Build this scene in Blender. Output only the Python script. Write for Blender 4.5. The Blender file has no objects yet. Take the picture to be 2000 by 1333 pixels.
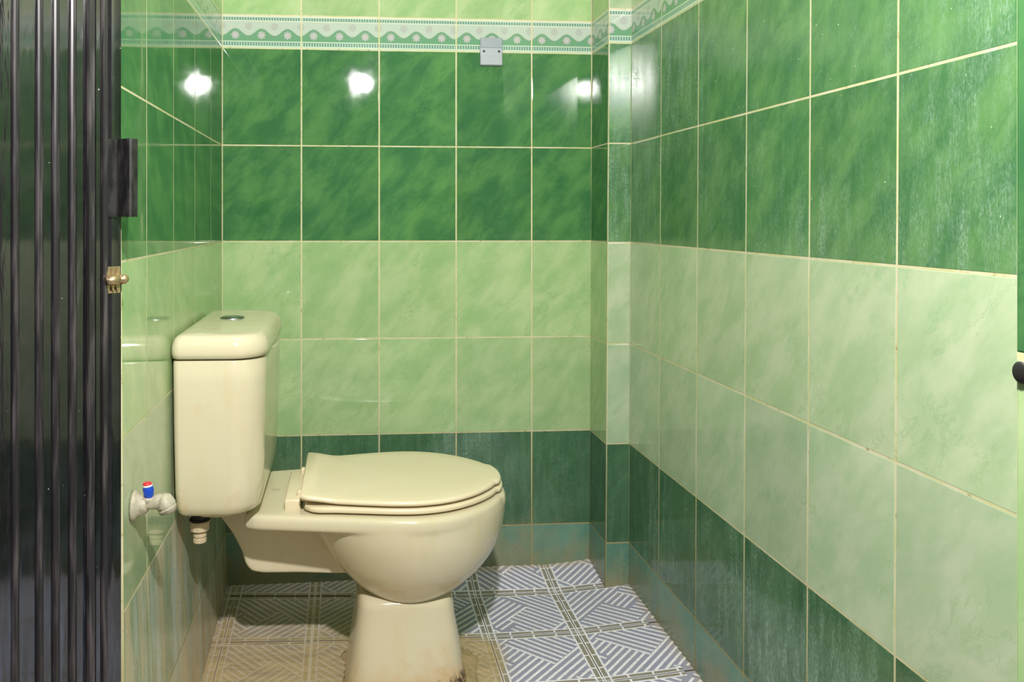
import bpy, bmesh, math, random
from mathutils import Vector, Matrix, noise as mnoise

# ------------------------------------------------------------------ camera
# world: x right, y away from the camera (into the room), z up, floor about z = 0
CZ = 0.95
F = 1616.0                      # focal length in pixels of the 2000 px frame
PX, PY, YAW = 805.0, 425.0, math.atan(.0797)   # principal point, turn to the right
sc = bpy.context.scene
cd = bpy.data.cameras.new('camera')
cam = bpy.data.objects.new('camera', cd)
sc.collection.objects.link(cam)
cam.location = (0, 0, CZ)
cam.rotation_euler = (math.pi/2, 0, -YAW)
cd.sensor_width = 36.0
cd.lens = F/2000*36
cd.shift_x = (1000-PX)/2000
cd.shift_y = -(666.5-PY)/2000
cd.clip_start = 0.02
sc.camera = cam
# ------------------------------------------------------------------ world, lights, exposure
w = bpy.data.worlds.new('world'); sc.world = w; w.use_nodes = True
w.node_tree.nodes['Background'].inputs[0].default_value = (0.98, 0.98, 1.0, 1)
w.node_tree.nodes['Background'].inputs[1].default_value = 0.15
sc.view_settings.view_transform = 'Standard'
sc.view_settings.look = 'None'
sc.view_settings.gamma = 1.0
sc.view_settings.use_curve_mapping = False
sc.view_settings.exposure = 0.37
def light(name, kind, loc, energy, size, col, rot=None):
    l = bpy.data.lights.new(name, kind); l.energy = energy; l.color = col
    if kind == 'AREA': l.size = size
    else: l.shadow_soft_size = size
    o = bpy.data.objects.new(name, l); sc.collection.objects.link(o); o.location = loc
    if rot: o.rotation_euler = rot
    return o
light('bulb_light', 'POINT', (0.094, 0.20, CZ+0.66), 112, 0.028, (1.0, 0.978, 0.94))
light('overhead_fill', 'AREA', (0.12, 1.20, CZ+1.42), 2.5, 0.45, (1.0, 0.985, 0.95), (0, 0, 0))  # soft fill added out of view overhead, not a fitting of the room

R = random.Random(7)
def lin(c):
    return tuple(((v/255)/12.92 if v/255 <= .04045 else ((v/255+.055)/1.055)**2.4) for v in c)
def obj(name, me, mats, parent=None, smooth=False):
    if isinstance(me, bmesh.types.BMesh):
        bm = me; me = bpy.data.meshes.new(name); bm.to_mesh(me); bm.free()
    o = bpy.data.objects.new(name, me); sc.collection.objects.link(o)
    for m in (mats if isinstance(mats, (list, tuple)) else [mats]): me.materials.append(m)
    if smooth:
        for p in me.polygons: p.use_smooth = True
    if parent: o.parent = parent
    return o
def tag(o, label, cat, group=None):
    o['label'] = label; o['category'] = cat
    if group: o['group'] = group
def empty(name, loc, label, cat):
    o = bpy.data.objects.new(name, None); sc.collection.objects.link(o); o.location = loc
    tag(o, label, cat); return o
SN, CS = math.sin(YAW), math.cos(YAW)
def P(x, y, D):                 # photo pixel at a depth along the view axis -> metres
    k_ = (x-PX)/F
    return Vector((D*(k_*CS+SN), D*(CS-k_*SN), CZ-(y-PY)/F*D))

# ------------------------------------------------------------------ node helpers
class NT:
    def __init__(s, name):
        s.m = bpy.data.materials.new(name); s.m.use_nodes = True
        s.t = s.m.node_tree; s.b = s.t.nodes['Principled BSDF']
    def n(s, t, **kw):
        nd = s.t.nodes.new(t)
        for k, v in kw.items(): setattr(nd, k, v)
        return nd
    def l(s, a, b): s.t.links.new(a, b)
    def inp(s, nd, i, v):
        if hasattr(v, 'links') or isinstance(v, bpy.types.NodeSocket): s.l(v, nd.inputs[i])
        else: nd.inputs[i].default_value = v
    def math(s, op, a, b=0.0, c=None):
        nd = s.n('ShaderNodeMath', operation=op); s.inp(nd, 0, a); s.inp(nd, 1, b)
        if c is not None: s.inp(nd, 2, c)
        return nd.outputs[0]
    def step(s, v, a, b):        # smooth 0..1 as v goes a..b
        nd = s.n('ShaderNodeMapRange', interpolation_type='SMOOTHSTEP'); s.inp(nd, 0, v)
        nd.inputs[1].default_value = a; nd.inputs[2].default_value = b
        return nd.outputs[0]
    def noise(s, vec, scale, detail=4, rough=.5, dist=0.0):
        nd = s.n('ShaderNodeTexNoise'); nd.inputs['Scale'].default_value = scale
        nd.inputs['Detail'].default_value = detail; nd.inputs['Roughness'].default_value = rough
        nd.inputs['Distortion'].default_value = dist
        if vec is not None: s.l(vec, nd.inputs['Vector'])
        return nd.outputs['Fac']
    def mix(s, f, a, b):
        nd = s.n('ShaderNodeMix', data_type='RGBA'); s.inp(nd, 0, f)
        for i, v in ((6, a), (7, b)):
            if isinstance(v, tuple): nd.inputs[i].default_value = (*v[:3], 1)
            else: s.l(v, nd.inputs[i])
        return nd.outputs[2]
    def pos(s): return s.n('ShaderNodeTexCoord').outputs['Object']
    def scale(s, vec, v, off=(0, 0, 0)):
        nd = s.n('ShaderNodeMapping'); s.l(vec, nd.inputs[0]); nd.inputs['Scale'].default_value = v
        nd.inputs['Location'].default_value = off
        return nd.outputs[0]
    def bump(s, h, strength, dist):
        nd = s.n('ShaderNodeBump'); nd.inputs['Strength'].default_value = strength
        nd.inputs['Distance'].default_value = dist; s.l(h, nd.inputs['Height'])
        s.l(nd.outputs[0], s.b.inputs['Normal'])
    def sep(s, vec):
        nd = s.n('ShaderNodeSeparateXYZ'); s.l(vec, nd.inputs[0]); return nd.outputs
    def out(s, col=None, rough=None, spec=None, metal=None):
        if col is not None:
            if isinstance(col, tuple): s.b.inputs['Base Color'].default_value = (*col, 1)
            else: s.l(col, s.b.inputs['Base Color'])
        if rough is not None: s.inp(s.b, s.b.inputs.find('Roughness'), rough)
        if spec is not None: s.b.inputs['Specular IOR Level'].default_value = spec
        if metal is not None: s.b.inputs['Metallic'].default_value = metal
        return s.m

def tile_mat(name, cA, cB, cV, haze=0.0, stain=0.0, stain_col=(150, 120, 75), rough=.02, drips=False):
    k = NT(name); p = k.pos()
    at = k.n('ShaderNodeAttribute', attribute_name='rnd', attribute_type='GEOMETRY')
    rn = at.outputs['Fac']
    cmb = k.n('ShaderNodeCombineXYZ')
    for i in range(3): k.l(k.math('MULTIPLY', rn, (7.3, 3.1, 5.7)[i]), cmb.inputs[i])
    uvn = k.n('ShaderNodeUVMap', uv_map='UVMap').outputs[0]
    va = k.n('ShaderNodeVectorMath', operation='ADD'); k.l(uvn, va.inputs[0]); k.l(cmb.outputs[0], va.inputs[1])
    vr = k.n('ShaderNodeVectorRotate', rotation_type='Z_AXIS'); k.l(va.outputs[0], vr.inputs[0]); vr.inputs['Angle'].default_value = -.85
    v = k.scale(vr.outputs[0], (1, 1.9, 1))
    a = k.noise(v, 9, 7, .62, .25)
    col = k.mix(k.step(a, .34, .68), lin(cA), lin(cB))
    ve = k.noise(v, 10, 5, .68, .4)
    vein = k.math('SUBTRACT', 1.0, k.step(k.math('ABSOLUTE', k.math('SUBTRACT', ve, .5)), .0, .026))
    vm = k.math('MULTIPLY', vein, k.step(k.noise(v, 7, 2), .52, .62))
    col = k.mix(k.math('MULTIPLY', vm, .36), col, lin(cV))
    bl = k.step(k.noise(v, 17, 6, .7), .54, .72)
    col = k.mix(k.math('MULTIPLY', bl, .28), col, lin(cV))
    # a slightly different shade for every tile
    hs = k.n('ShaderNodeHueSaturation'); k.l(col, hs.inputs['Color'])
    k.l(k.math('MULTIPLY_ADD', rn, .14, .93), hs.inputs['Value']); col = hs.outputs[0]
    # limescale film in vertical streaks and fine specks
    st = k.noise(k.scale(p, (52, 52, 9)), 1, 6, .72)
    sp = k.noise(k.scale(p, (420, 420, 150)), 1, 3, .8)
    area = k.math('MULTIPLY_ADD', k.step(k.noise(k.scale(p, (2.6, 2.6, 2.2)), 1, 2), .42, .64), .75, .25)
    film = k.math('MULTIPLY', k.math('MULTIPLY', k.step(st, .30, .80), area), k.step(sp, .32, .74))
    film = k.math('MULTIPLY', film, haze)
    col = k.mix(film, col, lin((160, 184, 168)))
    dots = k.step(k.noise(k.scale(p, (150, 150, 110)), 1, 2, .5), .755, .79)
    col = k.mix(k.math('MULTIPLY', dots, .75*min(1, haze*2.2)), col, lin((205, 215, 200)))
    if stain:
        z = k.sep(p)[2]
        s1 = k.noise(p, 9, 4, .6); s2 = k.noise(k.scale(p, (40, 40, 6)), 1, 3)
        hgt = k.math('ADD', k.math('MULTIPLY', k.math('SUBTRACT', z, .02), 7.0), k.math('MULTIPLY', s2, .7))
        sm = k.math('MULTIPLY', k.step(k.math('SUBTRACT', k.math('MULTIPLY', s1, 2.0), hgt), -.25, .75), stain)
        col = k.mix(sm, col, lin(stain_col))
    if drips:
        d1 = k.step(k.noise(k.scale(p, (14, 14, 1.6)), 1, 4, .6), .44, .62)
        col = k.mix(k.math('MULTIPLY', d1, .75), col, lin((206, 190, 162)))
        d2 = k.step(k.noise(k.scale(p, (19, 19, 2.4), (3, 1, 7)), 1, 5, .65), .5, .66)
        col = k.mix(k.math('MULTIPLY', d2, .7), col, lin((190, 202, 200)))
    k.bump(k.math('ADD', k.math('MULTIPLY', k.noise(p, 12, 1), .30), k.math('MULTIPLY', k.math('MULTIPLY', k.noise(p, 620, 2), .075), k.step(k.noise(p, 7, 3), .38, .6))), .07, .006)
    rr = k.math('ADD', k.math('MULTIPLY', k.step(k.noise(p, 5, 4, .7), .35, .75), .045), rough)
    rr = k.math('ADD', rr, k.math('MULTIPLY', film, .5))
    return k.out(col, rr, .55)

M = {}
M['light'] = tile_mat('light_green_tile', (146, 178, 122), (172, 192, 142), (116, 160, 102), .08)
M['light_low'] = tile_mat('light_green_tile_worn', (146, 176, 124), (170, 190, 142), (118, 160, 106), .12)
M['light_worn'] = tile_mat('light_tile_scoured', (156, 178, 140), (180, 192, 160), (128, 162, 118), .2, rough=.09)
M['light_low_worn'] = tile_mat('low_light_tile_scoured', (156, 178, 144), (178, 190, 162), (130, 162, 122), .3, rough=.09)
M['green'] = tile_mat('grass_green_tile', (56, 106, 64), (84, 132, 76), (42, 90, 60), .0)
M['green_low'] = tile_mat('deep_green_tile', (54, 92, 62), (68, 106, 74), (44, 80, 60), 1.2, .5)
M['light_low_stained'] = tile_mat('light_tile_limed', (156, 176, 138), (178, 190, 156), (118, 160, 112), .35, .0)
M['green_low_stained'] = tile_mat('deep_tile_limed', (140, 156, 132), (162, 168, 140), (110, 138, 112), .7, .6, (160, 148, 120), .2, True)
M['teal_stained'] = tile_mat('base_tile_limed', (176, 172, 148), (190, 180, 156), (146, 158, 142), .7, .8, (160, 146, 118), .25, True)
M['green_worn'] = tile_mat('grass_green_tile_scoured', (62, 108, 66), (92, 134, 80), (48, 94, 66), .85, rough=.13)
M['teal'] = tile_mat('teal_base_tile', (78, 124, 108), (98, 138, 118), (70, 112, 118), .7, .6, (150, 132, 92), .2)

def grout_mat():
    k = NT('cream_grout'); p = k.pos(); z = k.sep(p)[2]
    c = k.mix(k.step(k.noise(p, 20, 4), .35, .65), lin((192, 190, 142)), lin((204, 196, 166)))
    low = k.math('SUBTRACT', 1.0, k.step(k.math('ADD', z, k.math('MULTIPLY', k.noise(p, 14, 4), .22)), .2, .62))
    c = k.mix(low, c, lin((150, 140, 98)))
    c = k.mix(k.step(k.noise(p, 60, 5, .7), .56, .7), c, lin((160, 150, 105)))
    return k.out(c, .8, .2)
M['grout'] = grout_mat()

BV0, BV1 = .4354, .5213        # border strip heights above the camera axis
def border_mat():
    k = NT('flower_border_tile')
    uv = k.n('ShaderNodeUVMap', uv_map='UVMap').outputs[0]; s = k.sep(uv)
    u, v = s[0], s[1]
    t = k.math('DIVIDE', k.math('SUBTRACT', v, BV0), BV1-BV0)
    PR = .2/3
    ph = k.math('MULTIPLY', u, 2*math.pi/PR)
    noi = k.noise(uv, 260, 3)
    pale = k.mix(noi, lin((184, 192, 182)), lin((170, 186, 170)))
    hat = k.math('SINE', k.math('ADD', k.math('MULTIPLY', u, 2*math.pi/.0034), k.math('MULTIPLY', v, -900)))
    grn = k.mix(k.step(hat, .2, .9), lin((84, 140, 102)), lin((140, 174, 146)))
    wave = k.math('ADD', .47, k.math('MULTIPLY', k.math('COSINE', ph), -.105))
    edge = k.math('SUBTRACT', t, wave)
    col = k.mix(k.step(edge, -.01, .01), grn, pale)
    col = k.mix(k.math('SUBTRACT', 1.0, k.step(k.math('ABSOLUTE', edge), .0, .028)), col, lin((120, 150, 125)))
    def flower(col, phase, tc, rad, cA, cB, pet):
        du = k.math('SUBTRACT', k.math('FRACT', k.math('ADD', k.math('DIVIDE', u, PR), phase)), .5)
        dx = k.math('MULTIPLY', du, PR)
        dy = k.math('MULTIPLY', k.math('SUBTRACT', t, tc), BV1-BV0)
        r = k.math('SQRT', k.math('ADD', k.math('MULTIPLY', dx, dx), k.math('MULTIPLY', dy, dy)))
        an = k.math('ARCTAN2', dy, dx)
        lob = k.math('ABSOLUTE', k.math('COSINE', k.math('MULTIPLY', an, pet/2)))
        rr = k.math('MULTIPLY_ADD', lob, rad*.45, rad*.6)
        m = k.math('SUBTRACT', 1.0, k.step(k.math('DIVIDE', r, rr), .88, 1.02))
        ray = k.math('MULTIPLY', k.step(lob, .80, .93), k.math('SUBTRACT', 1.0, k.step(r, rad*.62, rad*.75)))
        rim = k.math('MULTIPLY', k.step(k.math('DIVIDE', r, rr), .74, .84), .55)
        c2 = k.mix(k.math('MAXIMUM', k.math('MULTIPLY', ray, .85), rim), lin(cA), lin(cB))
        return k.mix(m, col, c2)
    col = flower(col, .0, .39, .0115, (198, 200, 196), (112, 96, 98), 8)
    col = flower(col, .5, .65, .0100, (186, 192, 184), (126, 122, 122), 8)
    # beaded bands
    def band(col, a, b):
        m = k.math('MULTIPLY', k.step(t, a, a+.012), k.math('SUBTRACT', 1.0, k.step(t, b-.012, b)))
        mid = (a+b)/2
        bd = k.math('MULTIPLY', k.math('SINE', k.math('MULTIPLY', u, 2*math.pi/.0068)),
                    k.math('COSINE', k.math('MULTIPLY', k.math('SUBTRACT', t, mid), math.pi/(b-a))))
        cc = k.mix(k.step(bd, -.1, .55), lin((100, 140, 124)), lin((174, 192, 178)))
        return k.mix(m, col, cc)
    def flat(col, a, b, c):
        m = k.math('MULTIPLY', k.step(t, a, a+.01), k.math('SUBTRACT', 1.0, k.step(t, b-.01, b)))
        return k.mix(m, col, lin(c))
    col = flat(col, -.1, .22, (188, 206, 184)); col = band(col, .07, .19)
    col = flat(col, .80, 1.1, (200, 206, 188)); col = band(col, .83, .93)
    k.bump(k.noise(uv, 300, 2), .05, .001)
    return k.out(col, .07, .5)
M['border'] = border_mat()

# ------------------------------------------------------------------ tiled walls
ROWS = [(-.980, -.812, 'teal'), (-.812, -.5646, 'green_low'), (-.5646, -.3156, 'light_low'), (-.3156, -.0626, 'light'),
        (-.0626, .185, 'green'), (.185, BV0, 'green'), (BV0, BV1, 'border'), (BV1, .77, 'light'), (.77, 1.02, 'light'),
        (1.02, 1.27, 'light'), (1.27, 1.45, 'light')]
MI = ['grout', 'light', 'light_low', 'green', 'green_low', 'teal', 'border']
G = .0019                      # half the grout width
def tiled_wall(name, us, fn, nrm, thick=.06, uoff=0.0, back=True, bend=False, worn=False, rows=None, gu=G):
    """us: joint positions along the wall; fn(u, v) a point on the grout plane; nrm towards the room"""
    bm = bmesh.new(); uvl = bm.loops.layers.uv.new('UVMap'); rl = bm.faces.layers.float.new('rnd')
    n = Vector(nrm).normalized()
    def face(pts, uvs, mi, rv):
        f = bm.faces.new([bm.verts.new(p) for p in pts]); f.material_index = mi; f[rl] = rv
        for l, q in zip(f.loops, uvs): l[uvl].uv = q
        f.normal_update()
        return f
    rows = rows or ROWS
    v0, v1 = rows[0][0], rows[-1][1]
    a, b = us[0], us[-1]
    c = [(a, v0), (b, v0), (b, v1), (a, v1)]
    fr = [fn(*q) for q in c]; bk = [p-n*thick for p in fr]
    face(fr, c, 0, 0) if not bend else None
    if bend:
        for (r0, r1, mt) in ROWS:
            q = [(a, r0), (b, r0), (b, r1), (a, r1)]
            face([fn(*t) for t in q], q, 0, 0)
    if back:
        face(bk[::-1], c, 0, 0)
        for i in range(4):
            j = (i+1) % 4
            face([fr[i], bk[i], bk[j], fr[j]], [c[i], c[i], c[j], c[j]], 0, 0)
    for (r0, r1, mt) in rows:
        for i in range(len(us)-1):
            a, b = us[i]+gu, us[i+1]-gu
            if b-a < .004: continue
            rv = R.random(); mi = MI.index(mt)
            g2 = G*.9
            lo = [(a, r0+g2), (b, r0+g2), (b, r1-g2), (a, r1-g2)]
            e = .0009
            hi = [(a+e, r0+g2+e), (b-e, r0+g2+e), (b-e, r1-g2-e), (a+e, r1-g2-e)]
            dz = [.00026+R.uniform(-.00009, .00009) for _ in range(4)]
            pl = [fn(*q) for q in lo]; ph = [fn(*q)+n*d for q, d in zip(hi, dz)]
            U = lambda q: (q[0]+uoff, q[1])
            face(ph, [U(q) for q in hi], mi, rv)
            for s in range(4):
                t = (s+1) % 4
                face([pl[s], pl[t], ph[t], ph[s]], [U(lo[s]), U(lo[t]), U(hi[t]), U(hi[s])], mi, rv)
    # make every front face look into the room
    o = obj(name, bm, [M.get(m+'_stained', M[m]) if worn is True else M.get(m+'_worn', M[m]) if worn else M[m] for m in MI])
    me = o.data; bm = bmesh.new(); bm.from_mesh(me)
    bm.faces.ensure_lookup_table()
    if bm.faces[0].normal.dot(n) < 0: bmesh.ops.reverse_faces(bm, faces=bm.faces)
    bm.to_mesh(me); bm.free()
    o['kind'] = 'structure'
    return o
YB = 2.155
def backf(u, v): return Vector((-.3174+u, YB, CZ+v+.0008-u*.001))
tiled_wall('wall_back', [0, .2020, .403, .605, .806, .9685], backf, (0, -1, 0))
# left wall, its foot leans into the room
def leftf(u, v):
    k = max(0.0, -.5646-v)/.40
    return Vector((-.3174+.014*k, YB+.005-u, CZ+v))
LROWS = ROWS
def left_wall():
    # split at the height where the lean starts so the wall bends instead of shearing
    us = [.0, .163+.010, .375, .588, .803, 1.005, 1.15]
    us = [0, .183, .389, .605, .81, .993]
    return tiled_wall('wall_left', us, leftf, (1, 0, 0), bend=True, worn=True)
left_wall()
def pilsf(u, v): return Vector((.6490+.0058*v, YB-u, CZ+v))
tiled_wall('wall_pillar_side', [0, .1378], pilsf, (-1, 0, 0), .05, .03, back=False)
def pilff(u, v): return Vector((.6495+.0058*v+u, YB-.138, CZ+v))
tiled_wall('wall_pillar_front', [0, .0605], pilff, (0, -1, 0), .1, .095, worn='film')
def rightf(u, v): return Vector((.7080+.0058*v, YB-.139-u, CZ+v))
tiled_wall('wall_right', [0, .1965, .395, .598, .800, 1.0025, 1.2045, 1.42], rightf, (-1, 0, 0), .06, .02, worn='film')
# tiled reveal of the doorway, close to the lens on the right
def revf(u, v): return Vector((.3030, .352-u, CZ+v))
tiled_wall('wall_doorway', [0, .05], revf, (-1, 0, 0), .30, rows=ROWS[:5], gu=.0001)

# ceiling
def slab(name, x0, x1, y0, y1, z0, z1, mat, kind='structure'):
    bm = bmesh.new(); bmesh.ops.create_cube(bm, size=1)
    for v in bm.verts:
        v.co = Vector(((x0+x1)/2+v.co.x*(x1-x0), (y0+y1)/2+v.co.y*(y1-y0), (z0+z1)/2+v.co.z*(z1-z0)))
    o = obj(name, bm, mat); o['kind'] = kind; return o
k = NT('white_ceiling_paint'); M['paint'] = k.out(k.mix(k.noise(k.pos(), 3, 3), lin((226, 226, 218)), lin((206, 208, 200))), .7)
slab('ceiling', -.42, .80, .62, 2.28, CZ+1.45, CZ+1.50, M['paint'])

# ------------------------------------------------------------------ floor
def lerp_tab(tab, x):
    if x <= tab[0][0]: return tab[0][1]
    for (a, p), (b, q) in zip(tab, tab[1:]):
        if x <= b: return p+(q-p)*(x-a)/(b-a)
    return tab[-1][1]
def floorh(x, y):               # metres below the camera axis
    h = lerp_tab([(-.5, .950), (-.07, .950), (.32, .9475), (.52, .939), (.66, .922), (.71, .9145), (.9, .914)], x)
    h += max(-.15, min(.9, 2.08-y))*lerp_tab([(-.31, .07), (.3, .02), (.5, .004), (.7, 0)], x)
    if y > 2.08: h -= (y-2.08)*lerp_tab([(-.3, .0), (.1, .05), (.32, .26), (.6, .12)], x)
    return h
TURN = .08                      # the floor tiles were laid a little askew to the walls
def fz(x, y): return CZ-floorh(x, y+TURN*x)
def gy(x, y): return y-TURN*x
def dirt(k, p):
    s = k.sep(p)
    n1 = k.noise(p, 7, 5, .6, .4); n2 = k.noise(k.scale(p, (18, 60, 18)), 1, 4, .65)
    left = k.math('SUBTRACT', 1.0, k.step(k.math('ADD', s[0], k.math('MULTIPLY', k.math('SUBTRACT', n1, .5), .25)), .0, .30))
    front = k.math('SUBTRACT', 1.0, k.step(k.math('ADD', s[1], k.math('MULTIPLY', k.math('SUBTRACT', n1, .5), .35)), 1.80, 2.16))
    # round the foot of the toilet
    dx = k.math('SUBTRACT', s[0], .16); dy = k.math('SUBTRACT', s[1], 1.74)
    r = k.math('SQRT', k.math('ADD', k.math('MULTIPLY', dx, dx), k.math('MULTIPLY', dy, dy)))
    ring = k.math('SUBTRACT', 1.0, k.step(k.math('ADD', r, k.math('MULTIPLY', k.math('SUBTRACT', n1, .5), .12)), .15, .21))
    edge = k.math('ADD', k.step(k.math('ADD', s[1], k.math('MULTIPLY', k.math('SUBTRACT', n1, .5), .05)), 2.125, 2.155),
                  k.step(k.math('ADD', s[0], k.math('MULTIPLY', k.math('SUBTRACT', n1, .5), .05)), .675, .71))
    d = k.math('MAXIMUM', k.math('MULTIPLY', left, k.math('MULTIPLY_ADD', front, .48, .47)), ring)
    d = k.math('MAXIMUM', d, k.math('MULTIPLY', edge, .5))
    d = k.math('ADD', d, k.math('MULTIPLY', k.step(n2, .5, .75), .12))
    return k.math('MINIMUM', d, 1.0), n1, n2
def floor_mat(name, ca, cb, keep):
    k = NT(name); p = k.pos()
    c = k.mix(k.noise(p, 22, 4, .6), lin(ca), lin(cb))
    c = k.mix(k.math('MULTIPLY', k.step(k.noise(p, 220, 3), .45, .7), .35), c, lin((150, 152, 148)))
    d, n1, n2 = dirt(k, p)
    dc = k.mix(k.step(n2, .3, .7), lin((168, 146, 104)), lin((196, 172, 128)))
    c = k.mix(k.math('MULTIPLY', d, keep), c, dc)
    k.bump(k.noise(p, 90, 4), .25, .003)
    return k.out(c, k.math('MULTIPLY_ADD', d, .25, .22), .5)
M['floor_blue'] = floor_mat('slate_blue_floor_glaze', (146, 146, 180), (166, 164, 176), .96)
M['floor_band'] = floor_mat('grey_olive_band_glaze', (134, 128, 116), (152, 142, 130), .96)
M['floor_white'] = floor_mat('white_floor_lines', (244, 238, 246), (236, 232, 240), .86)
M['floor_grout'] = floor_mat('brown_floor_grout', (150, 136, 104), (110, 96, 72), .5)

M['cream_joint'] = NT('cream_floor_joint').out(lin((196, 184, 152)), .8, .2)
k = NT('open_black_joint'); M['gap'] = k.out(lin((16, 14, 10)), .9, .1)
def region(kind, u, v):
    p, q = u+v, u-v
    if kind == 0:
        if p > 1.2: return 'a'
        if q > .66: return 'b'
        if p < .3: return 'a'
        if q < -.08: return 'b'
        if p < .65 and q < .13: return 'b'
        return 'a'
    if kind == 1:
        if q < -.68: return 'b'
        if p < .62 and q < -.25: return 'a'
        if p > .95 and q < .22: return 'a'
        if q > .62 and p < .9: return 'a'
        return 'b'
    if q < -.12: return 'b'
    if p > 1.5 : return 'a'
    if p > 1.05 and q < .35: return 'b'
    if q > .62: return 'b'
    return 'a'
def clip_line(kind, fam, c, m=.075):
    """segments of a 45 degree line of the given family lying in its own region"""
    out, cur = [], None
    N = 160
    for i in range(N+1):
        s = -1+2*i/N
        u, v = ((c+s)/2, (c-s)/2) if fam == 'a' else ((s+c)/2+.0, (s-c)/2)
        if fam == 'b':
            s2 = 0+2*i/N; u, v = (s2+c)/2, (s2-c)/2
        ok = m < u < 1-m and m < v < 1-m and (region(kind, u, v) == fam)
        if ok:
            cur = [(u, v), (u, v)] if cur is None else [cur[0], (u, v)]
        elif cur is not None:
            out.append(cur); cur = None
    if cur: out.append(cur)
    return [s for s in out if math.dist(s[0], s[1]) > .03]
def build_floor():
    bm = bmesh.new()
    X0, Y0, T = .522, 2.08, .2
    def quadgrid(x0, x1, y0, y1, dz, mi, nx=4, ny=4):
        vs = [[bm.verts.new((x0+(x1-x0)*i/nx, gy(x0+(x1-x0)*i/nx, y0+(y1-y0)*j/ny), CZ-floorh(x0+(x1-x0)*i/nx, y0+(y1-y0)*j/ny)+dz)) for j in range(ny+1)] for i in range(nx+1)]
        for i in range(nx):
            for j in range(ny):
                f = bm.faces.new((vs[i][j], vs[i+1][j], vs[i+1][j+1], vs[i][j+1])); f.material_index = mi
        return vs
    xa, xb, ya, yb = -.60, .80, .50, 2.30
    # grout bed with its sides and underside
    quadgrid(xa, xb, ya, yb, -.0035, 3, 48, 72)
    c = [bm.verts.new((x, gy(x, y), -.12)) for x, y in ((xa, ya), (xb, ya), (xb, yb), (xa, yb))]
    t = [bm.verts.new((x, gy(x, y), CZ-floorh(x, y)-.0035)) for x, y in ((xa, ya), (xb, ya), (xb, yb), (xa, yb))]
    bm.faces.new(c[::-1]).material_index = 3
    for i in range(4):
        bm.faces.new((c[i], c[(i+1) % 4], t[(i+1) % 4], t[i])).material_index = 3
    def strip(pu, pv, org, wd, mi, dz, flip):
        (ox, oy) = org
        (a, b), (c_, d) = pu, pv
        L = math.dist(pu, pv)
        if L < 1e-6: return
        nx, ny = -(d-b)/L*wd/2, (c_-a)/L*wd/2
        n = max(1, int(L*T/.04))
        rows = []
        for i in range(n+1):
            s = i/n; u, v = a+(c_-a)*s, b+(d-b)*s
            row = []
            for sg in (-1, 1):
                uu, vv = u+nx*sg, v+ny*sg
                if flip & 1: uu = 1-uu
                if flip & 2: vv = 1-vv
                if flip & 4: uu, vv = vv, uu
                x, y = ox+uu*T, oy+vv*T
                row.append((x, y))
            rows.append(row)
        for i in range(n):
            q = [rows[i][0], rows[i+1][0], rows[i+1][1], rows[i][1]]
            if any(not (-.318 < x < .712 and y < 2.235) for x, y in q): continue
            vs = [bm.verts.new((x, gy(x, y), CZ-floorh(x, y)+dz)) for x, y in q]
            f = bm.faces.new(vs); f.material_index = mi
            f.normal_update()
            if f.normal.z < 0: f.normal_flip()
    kinds = {(0, 0): (2, 0), (-1, 0): (0, 0), (-1, -1): (1, 0), (0, -1): (1, 0), (0, -2): (0, 2), (-1, 1): (1, 1), (0, 1): (0, 1),
             (-2, 0): (1, 1), (-3, 0): (2, 0), (-3, -1): (0, 1), (-4, -1): (1, 2), (-4, 0): (0, 3)}
    g = .0022
    for i in range(-5, 1):
        for j in range(-8, 1):
            ox, oy = X0+i*T, Y0+(j-1)*T+T
            # tile (i, j) spans x from X0+i*T, y from Y0+(j-1)*T+T ... so j=0 is the cut row at the back wall
            x0, x1, y0, y1 = ox+g, ox+T-g, oy+g, oy+T-g
            x0c, x1c, y1c = max(x0, -.33), min(x1, .73), min(y1, 2.22)
            if x1c-x0c < .01: continue
            quadgrid(x0c, x1c, y0, y1c, 0, 0)
            kind, flip = kinds.get((i, j-0 if j < 0 else 1), (abs(i*7+j*3) % 3, (i*5+j*3) % 4))
            if (i, j+0) == (-1, -1): kind, flip = 0, 0
            if (i, j) == (0, -1): kind, flip = 2, 0
            if (i, j) in ((-1, -2), (0, -2)): kind, flip = 1, 0
            # bands along the edges with ticks at the quarters, then the inner frame line
            B = .072
            for a, b in (((.0, B/2), (1, B/2)), ((0, 1-B/2), (1, 1-B/2)), ((B/2, B), (B/2, 1-B)), ((1-B/2, B), (1-B/2, 1-B))):
                strip(a, b, (ox, oy), B-.024, 1, .00025, 0)
            for a, b in (((.0, B), (1, B)), ((0, 1-B), (1, 1-B)), ((B, 0), (B, 1)), ((1-B, 0), (1-B, 1))):
                strip(a, b, (ox, oy), .021, 2, .0005, 0)
            for q in (.25, .5, .75):
                for a, b in (((q, .012), (q, B)), ((q, 1-B), (q, .988)), ((.012, q), (B, q)), ((1-B, q), (.988, q))):
                    strip(a, b, (ox, oy), .022, 2, .00045, 0)
            for a, b in (((.0, .012), (1, .012)), ((0, .988), (1, .988)), ((.012, 0), (.012, 1)), ((.988, 0), (.988, 1))):
                strip(a, b, (ox, oy), .012, 2, .0004, 0)
            S = .108
            for fam in 'ab':
                c0 = (.65 if fam == 'a' else -.08) - S*12
                for m_ in range(30):
                    c_ = c0+m_*S
                    for sgm in clip_line(kind, fam, c_):
                        strip(sgm[0], sgm[1], (ox, oy), .030, 2, .0006, flip)
    strip((-3, .32), (-3, -2.6), (X0, Y0), .014, 5, .0008, 0)
    strip((-4.14, 0), (-2.55, 0), (X0, Y0), .026, 4, .0004, 0)
    o = obj('floor', bm, [M['floor_blue'], M['floor_band'], M['floor_white'], M['floor_grout'], M['gap'], M['cream_joint']])
    o['kind'] = 'structure'
build_floor()

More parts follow.
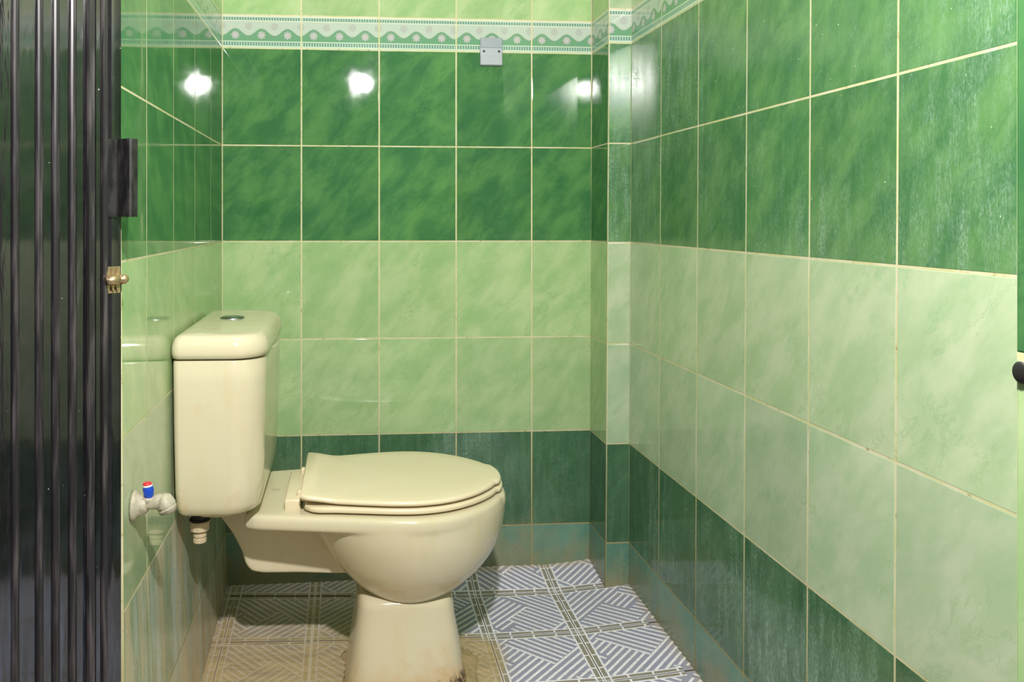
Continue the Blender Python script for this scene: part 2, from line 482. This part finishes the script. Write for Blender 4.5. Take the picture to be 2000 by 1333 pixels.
# ------------------------------------------------------------------ ceramic and hardware materials
def ceramic(name, foot=False):
    k = NT(name); p = k.pos(); s = k.sep(p)
    c = k.mix(k.noise(p, 4, 3), lin((200, 189, 158)), lin((209, 200, 174)))
    st = k.noise(k.scale(p, (30, 30, 5)), 1, 4, .6)
    c = k.mix(k.math('MULTIPLY', k.step(st, .52, .75), .22), c, lin((196, 176, 110)))
    r1 = k.noise(p, 9, 5, .65)
    c = k.mix(k.math('MULTIPLY', k.step(r1, .55, .72), .5), c, lin((198, 156, 96)))
    c = k.mix(k.math('MULTIPLY', k.step(k.noise(p, 95, 3, .8), .74, .78), .6), c, lin((90, 80, 60)))
    if foot:                    # rust and scum crusted on round the foot, worst at its front corner
        corner = k.math('MULTIPLY', k.step(s[0], -.02, .14), .035)   # part-local x, foot corner
        lift = k.math('SUBTRACT', s[2], corner)
        low = k.math('SUBTRACT', 1.0, k.step(k.math('ADD', lift, k.math('MULTIPLY', k.math('SUBTRACT', k.noise(p, 13, 5, .7), .5), .16)), .0, .10))
        c = k.mix(k.math('MULTIPLY', low, .55), c, lin((186, 140, 76)))
        low2 = k.math('SUBTRACT', 1.0, k.step(k.math('ADD', lift, k.math('MULTIPLY', k.math('SUBTRACT', k.noise(p, 60, 5, .7), .5), .05)), .008, .032))
        c = k.mix(k.math('MULTIPLY', low2, k.step(k.noise(p, 110, 3), .40, .55)), c, lin((66, 46, 26)))
    k.bump(k.noise(p, 14, 2), .08, .01)
    return k.out(c, .14, .5)
M['ceramic'] = ceramic('cream_stained_ceramic')
M['foot'] = ceramic('cream_ceramic_rusty_foot', True)
k = NT('cream_plastic'); M['plastic'] = k.out(k.mix(k.noise(k.pos(), 12, 4), lin((216, 200, 166)), lin((222, 210, 182))), .28, .4)
def simple(name, col, rough=.4, metal=0, var=.0, scale=40):
    k = NT(name)
    c = lin(col)
    if var:
        d = tuple(max(0, v*(1-var)) for v in c)
        return k.out(k.mix(k.noise(k.pos(), scale, 4, .6), c, d), rough, .5, metal)
    return k.out(c, rough, .5, metal)
M['chrome'] = simple('dull_chrome', (170, 175, 178), .25, 1, .3)
M['brass'] = simple('old_brass', (205, 180, 140), .35, .8, .5, 200)
M['crust'] = simple('limed_metal', (204, 196, 172), .65, .05, .7, 110)
M['nut'] = simple('limed_plastic_nut', (214, 196, 162), .6, 0, .4, 120)
M['blackrub'] = simple('black_rubber', (20, 18, 16), .6)
M['blue'] = simple('blue_plastic', (18, 66, 178), .3)
M['red'] = simple('red_plastic', (205, 44, 52), .35)
M['white'] = simple('white_plastic', (225, 222, 222), .4)
M['grey'] = simple('pale_grey_plastic', (158, 164, 170), .35)
M['greydark'] = simple('cool_grey_plastic', (138, 148, 156), .35)
M['hole'] = simple('dark_screw_hole', (18, 18, 18), .5)
def cement_mat():
    k = NT('beige_cement'); p = k.pos()
    c = k.mix(k.noise(p, 18, 5, .65), lin((158, 132, 92)), lin((198, 176, 134)))
    c = k.mix(k.step(k.noise(p, 60, 5, .7), .58, .72), c, lin((104, 78, 44)))
    k.bump(k.noise(p, 70, 6, .7), .6, .008)
    return k.out(c, .8, .3)
M['cement'] = cement_mat()

# ------------------------------------------------------------------ toilet
PAN = 1.0225                    # size of the pan against the first survey
Y0 = 1.731                      # axis of the toilet (its depth in the room)
def Hz(h): return CZ-h
def Hp(h): return CZ-h*PAN
toilet = empty('toilet', (.1, Y0, fz(.1, Y0)), 'cream stained two-piece toilet with closed lid against the left wall', 'toilet')
toilet_inv = Matrix.Translation(toilet.location).inverted()
def tpart(name, bm, mat, smooth=True, parent=None):
    o = obj(name, bm, mat, None, smooth)
    o.parent = parent or toilet
    base = toilet.location if parent is None else toilet.location
    for v in o.data.vertices: v.co -= base
    return o
def sup(t, e):                  # superellipse point on the unit square
    c, s = math.cos(t), math.sin(t)
    return (math.copysign(abs(c)**(2/e), c), math.copysign(abs(s)**(2/e), s))
def loft(bm, rings, cap0=True, cap1=True):
    vs = [[bm.verts.new(p) for p in r] for r in rings]
    n = len(vs[0])
    for a, b in zip(vs, vs[1:]):
        for i in range(n):
            j = (i+1) % n; bm.faces.new((a[i], a[j], b[j], b[i]))
    if cap0: bm.faces.new(vs[0][::-1])
    if cap1: bm.faces.new(vs[-1])
    return vs
def ring(x0, x1, hw, h, e=2.3, yc=Y0, n=72):
    cx, rx = (x0+x1)/2*PAN, (x1-x0)/2*PAN; hw = hw*PAN
    return [Vector((cx+rx*sup(2*math.pi*i/n, e)[0], yc+hw*sup(2*math.pi*i/n, e)[1], Hp(h))) for i in range(n)]
def outline(tab, inset=0.0, n=40):
    """closed plan outline from a half width table (x, half width), mirrored about the axis"""
    xs = [t[0] for t in tab]; x0, x1 = xs[0], xs[-1]
    up = []
    for i in range(n+1):
        s = i/n; x = x0+(x1-x0)*(1-(1-s)**2.0) if True else 0
        # catmull style smoothing of the table
        up.append((x, max(0.0, smooth_tab(tab, x))))
    cx = (x0+x1)/2
    pts = up + [(x, -y) for x, y in up[::-1] if y > 1e-6]
    res = []
    m = len(pts)
    for i, (x, y) in enumerate(pts):
        (xa, ya), (xb, yb) = pts[i-1], pts[(i+1) % m]
        tx, ty = xb-xa, yb-ya; L = math.hypot(tx, ty) or 1
        res.append((x-(-ty/L)*-inset if False else x+(ty/L)*inset, y-(tx/L)*inset))
    return res
def smooth_tab(tab, x):
    for i in range(len(tab)-1):
        (a, p), (b, q) = tab[i], tab[i+1]
        if a <= x <= b:
            if i == len(tab)-2:      # rounded nose
                s = (x-a)/(b-a); return p*math.sqrt(max(0, 1-s*s))
            m0 = (q-tab[i-1][1])/(b-tab[i-1][0]) if i > 0 else (q-p)/(b-a)
            m1 = (tab[i+2][1]-p)/(tab[i+2][0]-a)
            s = (x-a)/(b-a); d = b-a
            return ((2*s**3-3*s*s+1)*p+(s**3-2*s*s+s)*d*m0+(-2*s**3+3*s*s)*q+(s**3-s*s)*d*m1)
    return 0
def plate(tab, h_top, h_bot, r, yc=Y0, n=48, dome=0.0, topfn=None):
    """a plate with rounded rims: rings from the bottom edge to the top"""
    bm = bmesh.new(); rings = []
    steps = [(r, h_bot), (r*.3, h_bot-r*.3), (0, h_bot-r*.9)]
    steps += [(0, h_top+r), (r*.12, h_top+r*.5), (r*.45, h_top+r*.15), (r, h_top)]
    for ins, h in steps:
        rings.append([Vector((x*PAN, yc+y*PAN, Hp(h))) for x, y in outline(tab, ins, n)])
    ctr = outline(tab, r, n)
    cx = .1
    if dome or topfn:
        for f in (.85, .6, .3):
            rings.append([Vector(((cx+(x-cx)*f)*PAN, yc+y*f*PAN, Hp(h_top-dome*(1-f*f)))) for x, y in ctr])
    if topfn:
        for rg in rings:
            for v in rg: v.z += topfn(v.x, v.y)
    loft(bm, rings)
    bmesh.ops.recalc_face_normals(bm, faces=bm.faces)
    return bm
# --- ceramic pan: rim + deck + bowl + trap, blended together
RIM = [(-.190, .128), (-.170, .139), (-.14, .145), (-.10, .152), (-.04, .163), (.03, .176), (.09, .186), (.15, .187), (.21, .168),
       (.255, .138), (.29, .100), (.312, .058), (.3255, .0)]
def add_bm(dst, src):
    me = bpy.data.meshes.new('t'); src.to_mesh(me); src.free(); dst.from_mesh(me); bpy.data.meshes.remove(me)
pan = bmesh.new()
add_bm(pan, plate(RIM, .554, .584, .009, n=56))
bowl = bmesh.new()
SEC = [(-.10, .3245, .1865, .570), (-.092, .324, .1855, .592), (-.072, .319, .1815, .620), (-.050, .308, .171, .652), (-.028, .290, .156, .682),
       (-.004, .266, .136, .709), (.020, .238, .114, .733), (.042, .208, .091, .751), (.065, .178, .062, .763), (.09, .15, .03, .769)]
def smooth_secs(sec, m=5):      # Catmull-Rom through the measured sections
    out = []
    for i in range(len(sec)-1):
        p0, p1, p2, p3 = sec[max(i-1, 0)], sec[i], sec[i+1], sec[min(i+2, len(sec)-1)]
        for j in range(m):
            t = j/m
            out.append(tuple(.5*(2*b+(c-a)*t+(2*a-5*b+4*c-d)*t*t+(3*b-a-3*c+d)*t**3) for a, b, c, d in zip(p0, p1, p2, p3)))
    return out+[sec[-1]]
loft(bowl, [ring(a_, b_, c_, d_, 2.02) for a_, b_, c_, d_ in smooth_secs(SEC)])
bmesh.ops.recalc_face_normals(bowl, faces=bowl.faces); add_bm(pan, bowl)
def prism(prof, y0, y1, r=.006):
    """profile of (x, h) points extruded along the depth with rounded long edges"""
    bm = bmesh.new()
    cx = sum(p[0] for p in prof)/len(prof); ch = sum(p[1] for p in prof)/len(prof)
    def rg(y, ins):
        out = []
        for x, h in prof:
            d = math.hypot(x-cx, h-ch); s = max(0, 1-ins/d)
            out.append(Vector(((cx+(x-cx)*s)*PAN, y, Hp(ch+(h-ch)*s))))
        return out
    loft(bm, [rg(y0, r), rg(y0+r*.3, r*.3), rg(y0+r, 0), rg(y1-r, 0), rg(y1-r*.3, r*.3), rg(y1, r)])
    bmesh.ops.recalc_face_normals(bm, faces=bm.faces)
    return bm
add_bm(pan, prism([(-.268, .565), (-.250, .596), (-.226, .630), (-.208, .666), (-.201, .692), (-.190, .706), (-.17, .711), (-.10, .713), (-.02, .717), (.08, .718), (.10, .57)], 1.706, 1.795, .005))
o = tpart('bowl', pan, M['ceramic'])
md = o.modifiers.new('remesh', 'REMESH'); md.mode = 'VOXEL'; md.voxel_size = .0035; md.use_smooth_shade = True
md = o.modifiers.new('smooth', 'SMOOTH'); md.factor = .5; md.iterations = 9
# --- pedestal: recessed neck and the heavier foot
ped = bmesh.new()
loft(ped, [ring(.026, .212, .055, .700, 3), ring(.024, .212, .060, .78, 3), ring(.024, .212, .062, .80, 3)])
def fring(x0, x1, yn, h, e=5):
    hw = .212-(yn-1.586); return ring(x0, x1, hw/2, h, e, Y0+.090-hw/2*PAN)
loft(ped, [fring(.040, .196, 1.636, .7375), fring(.030, .205, 1.622, .7400), fring(.0245, .210, 1.613, .7460), fring(.0215, .2125, 1.609, .756), fring(.018, .2165, 1.606, .79),
           fring(.012, .224, 1.600, .83, 4.6), fring(.006, .231, 1.594, .87, 4.2), fring(.000, .238, 1.588, .905, 4), fring(-.003, .241, 1.586, .93, 3.8), fring(-.003, .241, 1.586, .958, 3.8)])
bmesh.ops.recalc_face_normals(ped, faces=ped.faces)
o = tpart('pedestal', ped, M['foot'])
md = o.modifiers.new('remesh', 'REMESH'); md.mode = 'VOXEL'; md.voxel_size = .003; md.use_smooth_shade = True
md = o.modifiers.new('smooth', 'SMOOTH'); md.factor = .5; md.iterations = 4
# --- cistern
def box_ring(x0, x1, y0, y1, h, e=9, ex=None, n=72):
    cx, cy, rx, ry = (x0+x1)/2, (y0+y1)/2, (x1-x0)/2, (y1-y0)/2
    out = []
    rl, rr = (.012, .058) if ex is None else ex     # corner radii at the wall and at the front
    pts = []
    def arc(cx_, cy_, r, a0, a1, m=14):
        for i in range(m):
            a = a0+(a1-a0)*i/(m-1); pts.append((cx_+r*math.cos(a), cy_+r*math.sin(a)))
    pi = math.pi
    arc(x1-rr, y1-rr, rr, 0, pi/2); arc(x0+rl, y1-rl, rl, pi/2, pi)
    arc(x0+rl, y0+rl, rl, pi, 1.5*pi); arc(x1-rr, y0+rr, rr, 1.5*pi, 2*pi)
    # the side towards the viewer and the far side bow out a little
    return [Vector((x, y+(-.006 if y < cy else .006)*max(0, 1-((x-cx)/rx)**2), Hz(h))) for x, y in pts]
TY0, TY1 = 1.522, 1.942
tank = bmesh.new()
secs = [(.2592, .002, .002), (.262, 0, 0), (.30, .0, .0), (.38, .001, .003), (.46, .003, .007), (.50, .004, .010), (.528, .007, .015), (.541, .012, .021), (.547, .020, .030), (.5495, .034, .046), (.552, .060, .060), (.562, .064, .064)]
loft(tank, [box_ring(-.3130+i*.55, -.150-j*.55, TY0+i*.5+j*.4, TY1-i*.5-j*.8, h) for h, i, j in secs])
bmesh.ops.recalc_face_normals(tank, faces=tank.faces)
tk = tpart('cistern', tank, M['ceramic'])
lid = bmesh.new()
ls = [(.2565, .004), (.2552, .0), (.246, -.0015), (.234, -.001), (.226, .002), (.2195, .0055), (.2155, .011), (.2135, .018), (.2128, .028)]
loft(lid, [box_ring(-.3150+i*.8, -.147-i, TY0-.004+i, TY1+.004-i, h, ex=(.016-min(.008, i*.3), .058-i*.3)) for h, i in ls])
bmesh.ops.recalc_face_normals(lid, faces=lid.faces)
ld = tpart('cistern_lid', lid, M['ceramic'])
bt = bmesh.new()
def disc_rings(c, prof, n=36, ax='z'):
    out = []
    for r, d in prof:
        rg = []
        for i in range(n):
            a = 2*math.pi*i/n
            if ax == 'z': rg.append(Vector((c[0]+r*math.cos(a), c[1]+r*math.sin(a), c[2]+d)))
            elif ax == 'x': rg.append(Vector((c[0]+d, c[1]+r*math.cos(a), c[2]+r*math.sin(a))))
            else: rg.append(Vector((c[0]+r*math.cos(a), c[1]+d, c[2]+r*math.sin(a))))
        out.append(rg)
    return out
loft(bt, disc_rings((-.240, 1.775, Hz(.2128)), [(.0255, -.004), (.0255, .0015), (.0235, .0028), (.0215, .0016), (.0212, .0008), (.0200, .0026), (.010, .0034), (.001, .0036)]))
bmesh.ops.recalc_face_normals(bt, faces=bt.faces)
bo = tpart('flush_button', bt, M['chrome'], parent=ld); bo['label'] = 'round chrome push button'
# inlet shank and nuts under the cistern
iv = bmesh.new()
loft(iv, disc_rings((-.277, 1.598, Hz(.549)), [(.022, .002), (.022, -.010), (.0165, -.011), (.0165, -.020), (.0165, -.022)], 24))
loft(iv, disc_rings((-.277, 1.598, Hz(.5705)), [(.017, .0), (.0195, -.002), (.017, -.004), (.0155, -.004)], 24))
bmesh.ops.recalc_face_normals(iv, faces=iv.faces)
ivo = tpart('inlet_washer', iv, M['blackrub']); ivo['label'] = 'black rubber washer and shank'
iv = bmesh.new()
prof = [(.014, -.004), (.0205, -.0045), (.0205, -.006), (.0165, -.007), (.0175, -.010), (.0175, -.022), (.015, -.024), (.011, -.025), (.0095, -.027), (.0125, -.029), (.0125, -.034),
        (.0095, -.036), (.0125, -.038), (.0125, -.045), (.010, -.046), (.004, -.046)]
loft(iv, disc_rings((-.277, 1.598, Hz(.5705)), prof, 12))
bmesh.ops.recalc_face_normals(iv, faces=iv.faces)
ivo = tpart('inlet_nut', iv, M['nut'], False); ivo['label'] = 'limed plastic inlet nuts hanging under the cistern'
# --- seat ring, lid, hinge
LID = [(-.0860, .140), (-.070, .146), (-.03, .144), (.03, .156), (.09, .166), (.14, .1672), (.19, .1555), (.235, .130), (.270, .097), (.297, .058), (.3165, .0)]
SEAT = [(-.078, .128), (-.060, .145), (-.02, .150), (.03, .158), (.09, .1675), (.14, .169), (.19, .157), (.235, .132), (.272, .099), (.300, .059), (.3195, .0)]
def bumpfn(x, y):
    s = max(0.0, 1-(x+.086)/.075); return .009*s*s*(3-2*s)
st = tpart('seat', plate(SEAT, .5402, .5508, .004, n=56), M['plastic'])
lo = tpart('seat_lid', plate(LID, .5262, .5368, .0055, n=56, dome=.003, topfn=bumpfn), M['plastic'])
for nm, m in (('seat', st), ('seat_lid', lo)):
    pass
hb = bmesh.new()
def rbox(x0, x1, y0, y1, z0, z1, r=.003, seg=3):
    bm = bmesh.new(); bmesh.ops.create_cube(bm, size=1)
    for v in bm.verts: v.co = Vector(((x0+x1)/2+v.co.x*(x1-x0), (y0+y1)/2+v.co.y*(y1-y0), (z0+z1)/2+v.co.z*(z1-z0)))
    if r: bmesh.ops.bevel(bm, geom=bm.edges[:], offset=r, segments=seg, affect='EDGES', profile=.5)
    return bm
tpart('hinge_bar', rbox(-.119, -.088, 1.613, 1.796, Hp(.5560), Hp(.5345), .003), M['plastic'])
for yy in (1.640, 1.784):
    hk = rbox(-.096, -.080, yy-.008, yy+.008, Hp(.545), Hp(.524), .003)
    tpart('hinge_knuckle', hk, M['plastic'])

# faint grey oval maker's mark printed on the deck beside the hinge
mk = bmesh.new()
mc = P(541, 957, 1.721); mc.z = Hp(.554)+.0002
for dx, r_ in ((-.0065, .0032), (0, .0026), (.0060, .0024)):
    pts = [Vector((mc.x+dx+r_*math.cos(t_*math.pi/8), mc.y+r_*1.7*math.sin(t_*math.pi/8), mc.z)) for t_ in range(0, 15 if dx else 17)]
    for p_, q_ in zip(pts, pts[1:]):
        d_ = (q_-p_).normalized(); n_ = Vector((-d_.y, d_.x, 0))*.00035
        vs_ = [mk.verts.new(v_) for v_ in (p_-n_, q_-n_, q_+n_, p_+n_)]; mk.faces.new(vs_)
mo = tpart('maker_mark', mk, simple('faint_grey_print', (150, 142, 128), .4)); mo['label'] = 'faint grey printed mark'

# ------------------------------------------------------------------ cement bedding round the foot
def bedding():
    bm = bmesh.new(); N = 96; rings = []
    cx, cy = .124, 1.715
    for f, dz in ((1.0, -.010), (.96, .002), (.90, .008), (.80, .013), (.70, .020), (.60, .028), (.45, .028)):
        rg = []
        for i in range(N):
            t = 2*math.pi*i/N
            c, s = sup(t, 3.0)
            nz = mnoise.noise(Vector((math.cos(t)*2.3, math.sin(t)*2.3, 3.1)))*.028+mnoise.noise(Vector((math.cos(t)*8, math.sin(t)*8, 1)))*.008
            rx, ry = .160+nz*1.4, .150+nz*1.4
            if c < 0: rx -= .008
            x, y = cx+c*rx*f, cy+s*ry*f
            j = mnoise.noise(Vector((x*40, y*40, 0)))*.004 if dz > 0 else 0
            rg.append(Vector((x, y, fz(x, y)+dz*(1.0 if x < .2 else .9)+j)))
        rings.append(rg)
    loft(bm, rings); bmesh.ops.recalc_face_normals(bm, faces=bm.faces)
    o = tpart('cement_bedding', bm, M['cement']); o['label'] = 'rough beige cement bedding around the foot'
bedding()

# ------------------------------------------------------------------ water valve on the left wall
def tube(bm, pts, rad, n=20, caps=True):
    rings = []
    for i, p in enumerate(pts):
        p = Vector(p)
        d = (Vector(pts[min(i+1, len(pts)-1)])-Vector(pts[max(i-1, 0)])).normalized()
        a = d.cross(Vector((0, 1, 0)));
        if a.length < .1: a = d.cross(Vector((1, 0, 0)))
        a.normalize(); b = d.cross(a)
        r = rad[i] if isinstance(rad, (list, tuple)) else rad
        rings.append([p+(a*math.cos(2*math.pi*k/n)+b*math.sin(2*math.pi*k/n))*r for k in range(n)])
    loft(bm, rings, caps, caps)
VZ = 1.232                      # depth along the view axis
va = P(257, 988, VZ)
valve = empty('angle_valve', va, 'limescaled angle valve with blue handle on the left wall beside the cistern', 'valve')
def vpart(name, bm, mat, smooth=True, parent=None):
    bmesh.ops.recalc_face_normals(bm, faces=bm.faces)
    o = obj(name, bm, mat, parent or valve, smooth)
    for v in o.data.vertices: v.co -= va
    return o
b = bmesh.new()
loft(b, disc_rings((-.3155, va.y, va.z), [(.0215, -.001), (.0225, .002), (.020, .005), (.0155, .008), (.0135, .012), (.013, .018), (.010, .021), (.004, .022)], 28, 'x'))
for v in b.verts:
    d = mnoise.noise(v.co*120)*.0022; v.co += Vector((d*.5, d, d))
vpart('wall_flange', b, M['crust'])
b = bmesh.new()
pt = lambda x, y: P(x, y, VZ)
tube(b, [pt(272, 987), pt(285, 986), pt(296, 985), pt(304, 982), pt(312, 979), pt(318, 979)], [.0078, .0078, .0082, .0105, .0108, .0095])
tube(b, [pt(290, 985), pt(290, 976), pt(290, 972)], [.0075, .0075, .0085])
for v in b.verts:
    d = mnoise.noise(v.co*140)*.0010; v.co += Vector((d, d, d))
vpart('valve_body', b, M['crust'])
b = bmesh.new()
tube(b, [pt(314, 975), pt(320, 978), pt(324, 985), pt(328, 993), pt(330, 1001)], [.0095, .0125, .0135, .0128, .0115])
for q, r in ((.25, .0142), (.6, .014)):
    p0, p1 = pt(322, 981), pt(330, 999)
    c0 = p0.lerp(p1, q); c1 = p0.lerp(p1, q+.22)
    tube(b, [c0, c0.lerp(c1, .5), c1], [r*.9, r, r*.9])
for v in b.verts:
    d = mnoise.noise(v.co*160)*.0012; v.co += Vector((d, d, d))
vpart('outlet_elbow', b, M['crust'])
b = bmesh.new()
tube(b, [pt(291.5, 976), pt(290.5, 966), pt(289.5, 957), pt(288.8, 951), pt(288.5, 949)], [.0048, .0074, .0082, .0074, .006], 8)
hd = vpart('valve_handle', b, M['blue'], False); hd['label'] = 'faceted blue plastic handle'
b = bmesh.new(); tube(b, [pt(288.6, 951), pt(288.2, 947.5)], [.0072, .0068], 20)
vpart('white_collar', b, M['white'], True, hd)
b = bmesh.new(); tube(b, [pt(288.2, 948), pt(287.8, 945), pt(287.8, 943), pt(287.8, 942.4)], [.0066, .0066, .0052, .002], 20)
c = vpart('red_cap', b, M['red'], True, hd)

# ------------------------------------------------------------------ small grey plate on the back wall
pc = P(961, 99.5, YB*CS+.18*SN)
pl = empty('plastic_plate', (pc.x, YB-.0004, pc.z), 'small pale grey plastic plate with two screw holes on the floral border', 'wall plate')
W_, H_ = .0600, .0735
def ppart(name, bm, mat, smooth=False):
    o = obj(name, bm, mat, pl, smooth); return o
ppart('plate_body', rbox(-W_/2, W_/2, -.0075, -.0004, -H_/2, H_/2, .0035, 3), M['grey'])
ppart('upper_panel', rbox(-W_/2+.002, W_/2-.002, -.0088, -.0070, .010, H_/2-.0015, .0008, 2), M['greydark'])
ppart('lower_panel', rbox(-W_/2+.002, W_/2-.002, -.0084, -.0070, -H_/2+.002, -.0125, .0008, 2), M['grey'])
for sx in (-1, 1):
    b = bmesh.new(); loft(b, disc_rings((sx*.0200, -.0070, .0005), [(.0033, -.0008), (.0033, .0005)], 18, 'y')); bmesh.ops.recalc_face_normals(b, faces=b.faces)
    ppart('screw_hole', b, M['hole'])

# ------------------------------------------------------------------ folding door on the left
def door_mat():
    k = NT('glossy_black_plastic'); p = k.pos()
    n = k.noise(k.scale(p, (60, 60, 7)), 1, 5, .7)
    z = k.sep(p)[2]
    c = k.mix(k.step(k.noise(p, 30, 3), .4, .6), lin((16, 15, 17)), lin((24, 22, 24)))
    low = k.math('SUBTRACT', 1.0, k.step(k.math('ADD', z, k.math('MULTIPLY', k.noise(p, 6, 3), .25)), .45, .85))
    c = k.mix(k.math('MULTIPLY', k.math('MULTIPLY', k.step(n, .42, .75), low), .55), c, lin((72, 86, 112)))
    c = k.mix(k.math('MULTIPLY', k.step(n, .62, .8), .25), c, lin((110, 106, 104)))
    c = k.mix(k.math('MULTIPLY', k.step(k.noise(p, 170, 2), .77, .80), .8), c, lin((190, 190, 186)))
    k.bump(k.noise(k.scale(p, (90, 90, 12)), 1, 3), .10, .002)
    return k.out(c, k.math('MULTIPLY_ADD', k.step(n, .5, .8), .2, .06), 1.0)
M['door'] = door_mat()
k = NT('satin_black_rib'); M['rib'] = k.out(k.mix(k.step(k.noise(k.scale(k.pos(), (150, 150, 10)), 1, 4), .45, .7), lin((30, 27, 30)), lin((70, 64, 66))), .35, .6)
k = NT('dusty_black_plastic'); M['handle'] = k.out(k.mix(k.step(k.noise(k.scale(k.pos(), (90, 90, 30)), 1, 4), .4, .7), lin((12, 11, 12)), lin((44, 42, 42))), .45, .5)
# the leaf stands swung open at 45 degrees: s runs along it away from the camera, d is out of its face
BX, BY, Q = -.309, 1.166, math.sqrt(.5)
def ls(x, d=0.0):               # position along the leaf seen at photo column x
    t_ = (x-PX)/F; k_ = (t_*CS+SN)/(CS-t_*SN); return (k_*BY-BX-d*(1+k_)*Q)/((1-k_)*Q)
def lw(s_, d): return (BX+(s_+d)*Q, BY+(s_-d)*Q)
def lp(x, y, d):
    wx, wy = lw(ls(x, d), d); return Vector((wx, wy, CZ-(y-PY)/F*(wx*SN+wy*CS)))
zbot, ztop = fz(-.31, 1.12)+.012, CZ+.75
bw = lw(ls(90), 0)
dbase = Vector((bw[0], bw[1], zbot))
door = empty('ribbed_door', dbase, 'black ribbed plastic door leaf swung open at the left edge', 'door')
def dpart(name, bm, mat, parent=None, smooth=False):
    bmesh.ops.recalc_face_normals(bm, faces=bm.faces)
    o = obj(name, bm, mat, parent or door, smooth)
    for v in o.data.vertices: v.co -= dbase
    return o
def extr(prof, z0=None, z1=None):   # closed (s, d) profile extruded upwards
    z0 = zbot if z0 is None else z0; z1 = ztop if z1 is None else z1
    bm = bmesh.new(); loft(bm, [[Vector((*lw(a_, b_), z)) for a_, b_ in prof] for z in (z0, z1)]); return bm
dpart('panel', extr([(ls(-70), 0), (ls(235), 0), (ls(235)-.002, -.006), (ls(-70), -.006)]), M['door'])
for xs in (-32, 22, 69, 101, 134):
    a_, b_ = ls(xs), ls(xs+15); w_ = b_-a_
    prof = [(a_, -.001), (a_, .0022), (a_+w_*.12, .0040), (a_+w_*.35, .0052), (a_+w_*.65, .0050), (a_+w_*.88, .0036), (b_, .0014), (b_, -.001)]
    dpart('rib', extr(prof), M['rib'])
def bar(name, x0, x1, dd, mat):
    a_, b_ = ls(x0), ls(x1)
    return dpart(name, extr([(a_, -.001), (a_, dd*.6), (a_+.0015, dd), (b_-.0015, dd), (b_, dd*.6), (b_, -.001)]), mat)
bar('closing_post', 166, 181, .0085, M['rib'])
bar('closing_post', 181.5, 193.5, .0055, M['door'])
bar('closing_post', 194, 207, .0075, M['rib'])
a_, b_ = ls(207.5), ls(235.5); n = 10
prof = [(a_+(b_-a_)*i/n, .0012+.0016*math.sin(math.pi*i/n)) for i in range(n+1)]+[(b_, -.0005), (a_, -.0005)]
dpart('edge_strip', extr(prof), M['door'])
# channel handle: flange on the leaf, web standing out, outer lip
hz1, hz0 = lp(228, 272, .01).z, lp(228, 424, .01).z
s0, s1 = ls(208.5, .006), ls(229, .006)
so = ls(251, .031); s2 = ls(267, .031)
prof = [(s0, .003), (s0, .0066), (s1-.0012, .0066), (so-.0022, .031), (so-.001, .0345), (so+.002, .0355), (s2-.001, .0345), (s2, .0335), (s2, .0300), (s2-.002, .0295),
        (so+.0015, .0300), (s1+.0012, .003)]
hd2 = dpart('pull_handle', extr(prof, hz0, hz1), M['handle']); hd2['label'] = 'dusty black channel pull handle'
# brass latch
b = bmesh.new()
zz0, zz1 = lp(220, 573, .004).z, lp(220, 521, .004).z
b = extr([(ls(206, .0035), .0028), (ls(206, .0035), .0042), (ls(234.5, .0042), .0048), (ls(234.5, .004), .0028)], zz0, zz1)
la = dpart('latch', b, M['brass']); la['label'] = 'worn brass latch bracket'
b = bmesh.new()
p0, p1 = lp(208, 549, .012), lp(249, 545, .012)
tube(b, [p0.lerp(p1, .06), p0, p0.lerp(p1, .03), p0.lerp(p1, .55), p0.lerp(p1, .57), p0.lerp(p1, .66), p0.lerp(p1, .68), p0.lerp(p1, .9), p1], [.0036, .0040, .0066, .0066, .0052, .0052, .0066, .0064, .0042], 20)
dpart('latch_bolt', b, M['brass'], la, True)
for q in (212, 221, 230):
    b = bmesh.new()
    for (ya, yb) in ((523, 538), (571, 557)):
        vs = [(q, ya), (q-4, yb), (q+4, yb)]
        loft(b, [[lp(x_, y_, .0082) for x_, y_ in vs], [lp(x_, y_, .0044) for x_, y_ in vs]])
    dpart('latch_tooth', b, M['brass'], la)
# keeper knob on the doorway reveal
b = bmesh.new()
kz = P(2013, 728, .372)
loft(b, disc_rings((.3028, kz.y, kz.z), [(.0048, 0), (.0050, -.0007), (.0040, -.0013), (.001, -.0015)], 24, 'x'))
bmesh.ops.recalc_face_normals(b, faces=b.faces)
o = obj('round_stud', b, M['blackrub'], None, True)
tag(o, 'small round black stud on the tiled doorway edge at far right', 'stud')
